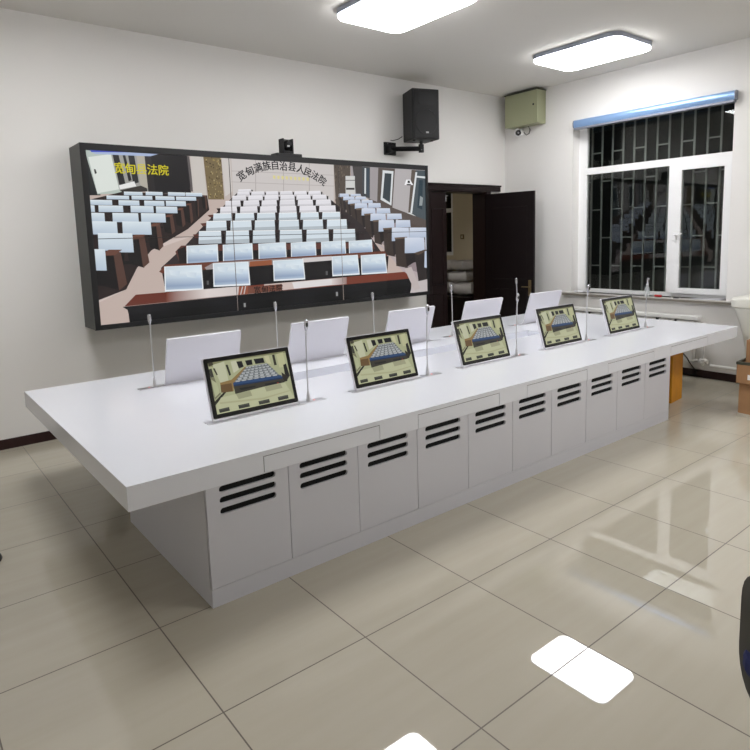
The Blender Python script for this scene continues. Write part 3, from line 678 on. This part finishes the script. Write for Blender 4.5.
for r in range(6):
    t = (r+.3)/6; t2 = (r+.62)/6
    def L_(t): return (246+(172-246)*t, 150+(240-150)*t)
    def Rr(t): return (362+(430-362)*t, 130+(198-130)*t)
    a, b_, c_, d2 = L_(t2), Rr(t2), Rr(t2+.05), L_(t2+.05)
    R((88, 92, 96), a, b_, c_, d2)
    a, b_ = L_(t), Rr(t); n = 7
    for k in range(n):
        p = tuple(a[i]+(b_[i]-a[i])*(k+.1)/n for i in (0, 1)); q = tuple(a[i]+(b_[i]-a[i])*(k+.75)/n for i in (0, 1)); hh = 5+r
        R((204, 208, 210), p, q, (q[0]+1, q[1]+hh), (p[0]-1, p[1]+hh))
        R((66, 70, 74), (q[0], q[1]+1), (q[0]+2.5, q[1]+1), (q[0]+3, q[1]+hh), (q[0]+.6, q[1]+hh))
R((52, 84, 130), (168, 238), (300, 216), (436, 196), (446, 214), (300, 240), (170, 258)); R((36, 58, 96), (170, 250), (300, 232), (444, 208), (446, 216), (300, 244), (171, 260))
R((66, 64, 54), (170, 259), (446, 216), (455, 236), (330, 262), (178, 300)); R((40, 40, 40), (200, 268), (290, 254), (290, 262), (210, 280)); R((40, 40, 44), (340, 244), (430, 230), (436, 240), (350, 256)); R((150, 60, 50), (410, 238), (420, 236), (421, 243), (411, 245))
R((216, 218, 178), (100, 318), (180, 300), (330, 264), (455, 238), (505, 325), (75, 410), (72, 360)); R((180, 182, 146), (180, 300), (260, 282), (270, 310), (195, 328)); R((184, 184, 150), (340, 262), (430, 244), (440, 268), (350, 288))
R((200, 200, 160), (90, 345), (330, 320), (480, 280), (482, 285), (330, 330), (92, 354))
for a, b_, y in ((84, 140, 378), (190, 250, 357), (302, 362, 336), (410, 467, 314)):
    R((66, 68, 62), (a, y+4), (b_, y-8), (b_+4, y+12), (a+4, y+24)); R((96, 98, 90), (a+4, y+6), (b_-4, y-4), (b_-3, y), (a+5, y+10))
pme = picture_mesh('display', sp_, (-DWm/2, DWm/2, 0, DHm), 'pic2', .00002)
def make_monitor(label, group, front):
    t = thing('desktop_monitor', label, 'monitor', (0, 0, .75), 0, group)
    bm = B(); prism(bm, rrect(-MW/2, MW/2, 0, MH, .012), -.001, .020, axis=1); h = obj('housing', bm, 'monback', t, .002)
    bm = B(); prism(bm, rrect(-MW/2+.006, MW/2-.005, .005, MH-.005, .010), -.0045, -.0008, axis=1); bz = obj('bezel', bm, 'bezel', t)
    d = bpy.data.objects.new('display', pme); C.objects.link(d); d.parent = t
    for o in (h, bz, d):
        o.rotation_euler = (-TILT, 0, 0); o.location = (0, 0, .012)
    d.location = (0, -.0062*math.cos(TILT)-(-.0)+.031*math.sin(TILT), .012+.031*math.cos(TILT)+.0062*math.sin(TILT))
    bm = B(); box(bm, -MW/2, MW/2, -.017, .021, .0035, .017); obj('base_strip', bm, 'monback', t, .003)
    bm = B(); box(bm, -MW/2-.045, MW/2+.02, -.04, .04, 0, .0032); obj('mounting_plate', bm, 'silver', t, .001)
    return t
def make_mic(label, group):
    t = thing('gooseneck_microphone', label, 'microphone', (0, 0, .75), 0, group)
    bm = B(); box(bm, -.055, .125, -.035, .035, 0, .0032); obj('mounting_plate', bm, 'silver', t, .001)
    bm = B(); tube(bm, [(0, 0, .003), (0, 0, .008), (0, 0, .05), (0, 0, .075)], [.017, .015, .012, .006], 14); obj('socket', bm, 'silver', t, smooth=True)
    bm = B(); tube(bm, [(0, 0, .07), (0.001, 0, .25), (.0, -.004, .40), (-.002, -.012, .495)], .0052, 8); obj('stem', bm, 'silver', t, smooth=True)
    bm = B(); tube(bm, [(-.002, -.011, .485), (-.002, -.013, .50), (-.003, -.015, .515), (-.003, -.018, .55), (-.003, -.0195, .562), (-.003, -.02, .566)], [.006, .010, .0135, .0145, .0115, .005], 14); obj('capsule', bm, 'chrome', t, smooth=True)
    bm = B(); box(bm, -.010, .004, -.034, -.026, .518, .545); obj('capsule_window', bm, 'black', t, .002)
    bm = B(); disc(bm, (.045, 0, .003), .007, .003, 2, 12); obj('indicator_light', bm, 'redled', t)
    return t
GF, GR_ = 'monitors along the near side of the table', 'monitors along the far side of the table'
FM = ['nearest the left end of the table', 'second from the left along the near side', 'in the middle of the near side', 'second from the right along the near side', 'nearest the right end of the table']
fx = [-6.075, -4.98, -3.87, -2.755, -1.635]
m0 = make_monitor('black framed monitor showing a courtroom, '+FM[0], GF, True); m0.location = (fx[0], -2.99, .75)
for k in range(1, 5): dup(m0, (fx[k], -2.99, .75), 'black framed monitor showing a courtroom, '+FM[k])
rx = [-5.93, -4.835, -3.73, -2.65, -1.52]
RM = ['leftmost of the five on the far side', 'second from the left on the far side', 'middle one of the five on the far side', 'second from the right, in front of the doorway', 'rightmost, in front of the open door edge']
for k in range(5):
    r = dup(m0, (rx[k], -1.77, .75), 'white backed monitor seen from behind, '+RM[k], PI); r['group'] = GR_
MF = ['front microphone on thin silver stem beside the leftmost framed monitor', 'front microphone on silver stem right of the second framed monitor', 'front microphone on silver stem right of the middle framed monitor', 'front microphone on silver stem right of the fourth framed monitor', 'front microphone on silver stem right of the rightmost framed monitor']
GM, GN = 'microphones along the near side', 'microphones along the far side'
g0 = make_mic(MF[0], GM)
mx_ = [-5.69, -4.575, -3.475, -2.37, -1.20]
for k in range(5):
    (g0 if k == 0 else dup(g0, (0, 0, 0), MF[k])).location = (mx_[k], -2.985, .75)
MR = ['far side microphone left of the leftmost white monitor back', 'far side microphone left of the second white monitor back', 'far side microphone left of the middle white monitor back', 'far side microphone left of the fourth white monitor back', 'far side microphone left of the rightmost white monitor back']
for k, x in enumerate((-6.31, -5.215, -4.13, -3.035, -1.925)):
    r = dup(g0, (x, -1.765, .75), MR[k], PI); r['group'] = GN

# ------------------------------------------------------------------ ceiling lamps
def make_lamp(label):
    t = thing('ceiling_lamp', label, 'lamp', (0, 0, H), 0, 'flat ceiling lamps')
    bm = B(); prism(bm, rrect(-.41, .41, -.57, .57, .13, 6), -.05, 0); obj('lamp_frame', bm, 'lampbody', t, .006)
    bm = B(); prism(bm, rrect(-.40, .40, -.56, .56, .125, 6), -.082, -.051); obj('diffuser', bm, 'lamp', t, .02, seg=3)
    return t
l0 = make_lamp('bright white ceiling lamp near the window')
l0.location = (-1.15, -2.21, H)
for x, y, lab in ((-3.95, -2.12, 'ceiling lamp above the middle of the table, left of the lamp near the window'), (-6.8, -2.12, 'ceiling lamp above the left end of the table'),
                  (-1.15, -6.3, 'ceiling lamp at the near right of the room'), (-3.95, -6.3, 'ceiling lamp over the open floor in front of the table')):
    dup(l0, (x, y, H), lab)
nl = thing('next_room_lamp', 'ceiling lamp in the room beyond the doorway', 'lamp', (-2.4, 2.6, 3.199))
boxes('diffuser', [(-.5, .5, -.3, .3, -.06, 0)], 'lamp2', nl, .01)

# ------------------------------------------------------------------ things at the right edge
ob = thing('orange_carton', 'orange printed carton on the floor behind the right end of the table', 'box', (-1.29, -3.24, 0), .1)
bm = B(); box(bm, -.16, .14, -.16, .18, 0, .50); obj('carton', bm, 'orange', ob, .003)
boxes('carton_flap', [(-.16, .14, -.16, .0, .5005, .506)], 'orange', ob)
bm = B(); tube(bm, [(-1.28, -3.20, .515), (-1.18, -3.22, .56), (-1.0, -3.23, .53), (-.8, -3.225, .435), (-.5, -3.14, .32), (-.3, -3.075, .235), (-.15, -3.06, .14), (-.03, -3.05, .065), (-.022, -3.0, .02), (-.03, -2.7, .012)], .007, 8)
tag(obj('power_cable', bm, 'cable', smooth=True), 'black power cable trailing from the orange carton towards the wall', 'cable')
ca = thing('cardboard_carton', 'lower brown cardboard carton on the floor at the right edge', 'box', (-1.23, -4.28, 0), -.12, 'cartons stacked at the right edge')
bm = B(); box(bm, -.2, .2, -.2, .2, 0, .34); obj('carton', bm, 'card', ca, .004)
boxes('tape', [(-.202, .202, -.03, .03, .26, .3415)], 'tape', ca); boxes('tape', [(-.2015, .2015, -.2015, .2015, .0, .03)], 'tape', ca)
c2 = thing('cardboard_carton', 'upper open cardboard carton with dark rim at the right edge', 'box', (-1.24, -4.26, .3425), .06, 'cartons stacked at the right edge')
bm = B()
for b in ((-.22, .22, -.22, -.21, 0, .18), (-.22, .22, .21, .22, 0, .18), (-.22, -.21, -.21, .21, 0, .18), (.21, .22, -.21, .21, 0, .18), (-.21, .21, -.21, .21, 0, .01)): box(bm, *b)
obj('carton', bm, 'card', c2, .002)
bm = B()
for b in ((-.225, .225, -.225, -.205, .181, .208), (-.225, .225, .205, .225, .181, .208), (-.225, -.205, -.205, .205, .181, .208), (.205, .225, -.205, .205, .181, .208)): box(bm, *b)
obj('dark_rim', bm, 'olivedark', c2, .002)
boxes('label_sticker', [(-.2225, -.2205, -.08, .12, .04, .09)], 'paper', c2)
c3 = thing('cardboard_carton', 'small brown carton leaning inside the open carton at the right edge', 'box', (-1.22, -4.23, .3535), .1, 'cartons stacked at the right edge')
bm = B(); box(bm, -.14, .14, -.15, .15, 0, .40); cbx = obj('carton', bm, 'card', c3, .003)
boxes('print_mark', [(-.1425, -.1405, .02, .10, .30, .33)], 'black', c3)
# bulky white plastic machine cover, standing on the floor by the wall
wb = thing('white_appliance', 'white rounded plastic appliance standing against the right wall behind cartons', 'appliance', (-.245, -3.85, 0))
bm = B()
secs = [(0, .12, .13, -.03), (.45, .125, .14, -.03), (.66, .14, .16, -.02), (.88, .165, .20, 0), (.935, .17, .215, 0), (.955, .19, .235, 0), (1.03, .195, .24, 0), (1.055, .18, .225, 0), (1.065, .15, .19, 0)]
rings = [[bm.verts.new((sx*p[0], oy+sy*1.3*p[1], z)) for p in rrect(-1, 1, -1, 1, .45, 5)] for z, sx, sy, oy in secs]
for A_, B_ in zip(rings, rings[1:]):
    n = len(A_)
    for k in range(n): bm.faces.new((A_[k], A_[(k+1) % n], B_[(k+1) % n], B_[k]))
bm.faces.new(rings[0][::-1]); bm.faces.new(rings[-1]); obj('body', bm, 'bundle', wb, smooth=True)
bm = B(); prism(bm, [(-.26, 1.05), (.14, 1.05), (.06, 1.36), (-.14, 1.36)], -.10, .10, axis=0)
lidm = obj('raised_lid', bm, 'upvc', wb, .02)
lidm.location = (0, -.04, 0)
# ------------------------------------------------------------------ chair at the lower right
oc = thing('office_chair', 'black office chair with navy cushion cut off at the lower right edge', 'chair', (-5.775, -6.055, 0), math.radians(60))
def curved_panel(w, h, th, z0, y0, bow, r):
    bm = B(); pts = rrect(-w/2, w/2, 0, h, r, 6); n = len(pts)
    F = []; K = []
    for x, z in pts:
        yy = y0 + bow*(x/(w/2))**2
        F.append(bm.verts.new((x, yy, z0+z))); K.append(bm.verts.new((x, yy+th, z0+z)))
    cF = bm.verts.new((0, y0, z0+h/2)); cK = bm.verts.new((0, y0+th, z0+h/2))
    for i in range(n):
        j = (i+1) % n
        bm.faces.new((F[i], F[j], K[j], K[i])); bm.faces.new((F[j], F[i], cF)); bm.faces.new((K[i], K[j], cK))
    return bm
obj('backrest', curved_panel(.50, .42, .03, .36, .20, -.05, .13), 'leather', oc, 0, True)
obj('backrest_cushion', curved_panel(.43, .34, .03, .40, .165, -.045, .10), 'navy', oc, 0, True)
bm = B(); prism(bm, rrect(-.24, .24, -.24, .22, .09), .43, .50); obj('seat', bm, 'navy', oc, .02)
bm = B(); tube(bm, [(0, 0, .41), (0, .17, .40), (0, .215, .43), (0, .215, .50)], .018, 8); obj('back_support', bm, 'black', oc, smooth=True)
bm = B(); tube(bm, [(0, 0, .09), (0, 0, .43)], .026, 14); obj('gas_column', bm, 'chrome', oc, smooth=True)
for k in range(5):
    a = 2*PI*k/5+.3; c_, s_ = math.cos(a), math.sin(a)
    bm = B(); tube(bm, [(0, 0, .10), (c_*.28, s_*.28, .075)], [.028, .018], 8); lg = obj('leg', bm, 'black', oc, smooth=True)
    bm = B(); tube(bm, [(c_*.27-s_*.02, s_*.27+c_*.02, .029), (c_*.27+s_*.02, s_*.27-c_*.02, .029)], .028, 14); obj('caster', bm, 'black', lg, smooth=True)
# ------------------------------------------------------------------ shoe at the left edge
sh = thing('shoe', 'black leather shoe tip entering at the left edge on the floor', 'shoe', (-7.60, -2.40, 0), math.radians(38))
bm = B(); st = []
for x, w, h, z in ((-.17, .028, .055, .012), (-.14, .036, .085, .012), (-.09, .036, .085, .012), (-.03, .036, .065, .012), (.04, .044, .05, .012), (.09, .042, .04, .012), (.12, .030, .03, .014), (.133, .012, .016, .018)):
    st.append([bm.verts.new((x, w*math.cos(t), z+h*max(0, math.sin(t)))) for t in [PI*k/10 for k in range(11)]])
for A_, B_ in zip(st, st[1:]):
    for k in range(10): bm.faces.new((A_[k], A_[k+1], B_[k+1], B_[k]))
    bm.faces.new((A_[10], A_[0], B_[0], B_[10]))
bm.faces.new(st[0]); bm.faces.new(st[-1][::-1]); obj('upper', bm, 'leather', sh, 0, True)
bm = B(); so = [(-.175, -.026), (-.12, -.036), (-.03, -.036), (.05, -.046), (.10, -.040), (.135, -.016), (.14, 0), (.135, .016), (.10, .040), (.05, .046), (-.03, .036), (-.12, .036), (-.175, .026)]
prism(bm, so, 0, .013); obj('sole', bm, 'shoesole', sh, .002)

# ------------------------------------------------------------------ world and camera
w = bpy.data.worlds.new('night'); bpy.context.scene.world = w; w.use_nodes = True
w.node_tree.nodes['Background'].inputs[0].default_value = (.02, .026, .04, 1); w.node_tree.nodes['Background'].inputs[1].default_value = .35
sl = bpy.data.lights.new('outside_point', 'POINT'); sl.energy = 60; sl.shadow_soft_size = .1; sl.color = (1, .95, .85)  # unseen point light outside the window wall
so_ = bpy.data.objects.new('outside_point', sl); C.objects.link(so_); so_.location = (1.9, -5.8, 4.6)

f, rxx, rl, rz, cx, cy, cz, ppx, ppy = 619.3403, 1.4397, -.0299, -.6683, -7.8838, -6.4915, 1.8374, 372.219, 320.1479
cam = bpy.data.cameras.new('camera'); co = bpy.data.objects.new('camera', cam); C.objects.link(co)
cam.sensor_fit = 'HORIZONTAL'; cam.sensor_width = 36; cam.lens = f/750*36
cam.shift_x = (375-ppx)/750; cam.shift_y = -(375-ppy)/750
co.matrix_world = Matrix.Translation((cx, cy, cz)) @ (Matrix.Rotation(rz, 4, 'Z') @ Matrix.Rotation(rxx, 4, 'X') @ Matrix.Rotation(rl, 4, 'Z'))
cam.clip_start = .05
sc = bpy.context.scene; sc.camera = co
sc.view_settings.view_transform = 'Standard'; sc.view_settings.look = 'None'; sc.view_settings.gamma = 1; sc.view_settings.exposure = 0
sc.view_settings.use_curve_mapping = False
sc.cycles.max_bounces = 10; sc.cycles.diffuse_bounces = 6; sc.cycles.transparent_max_bounces = 12
sc.cycles.use_denoising = True
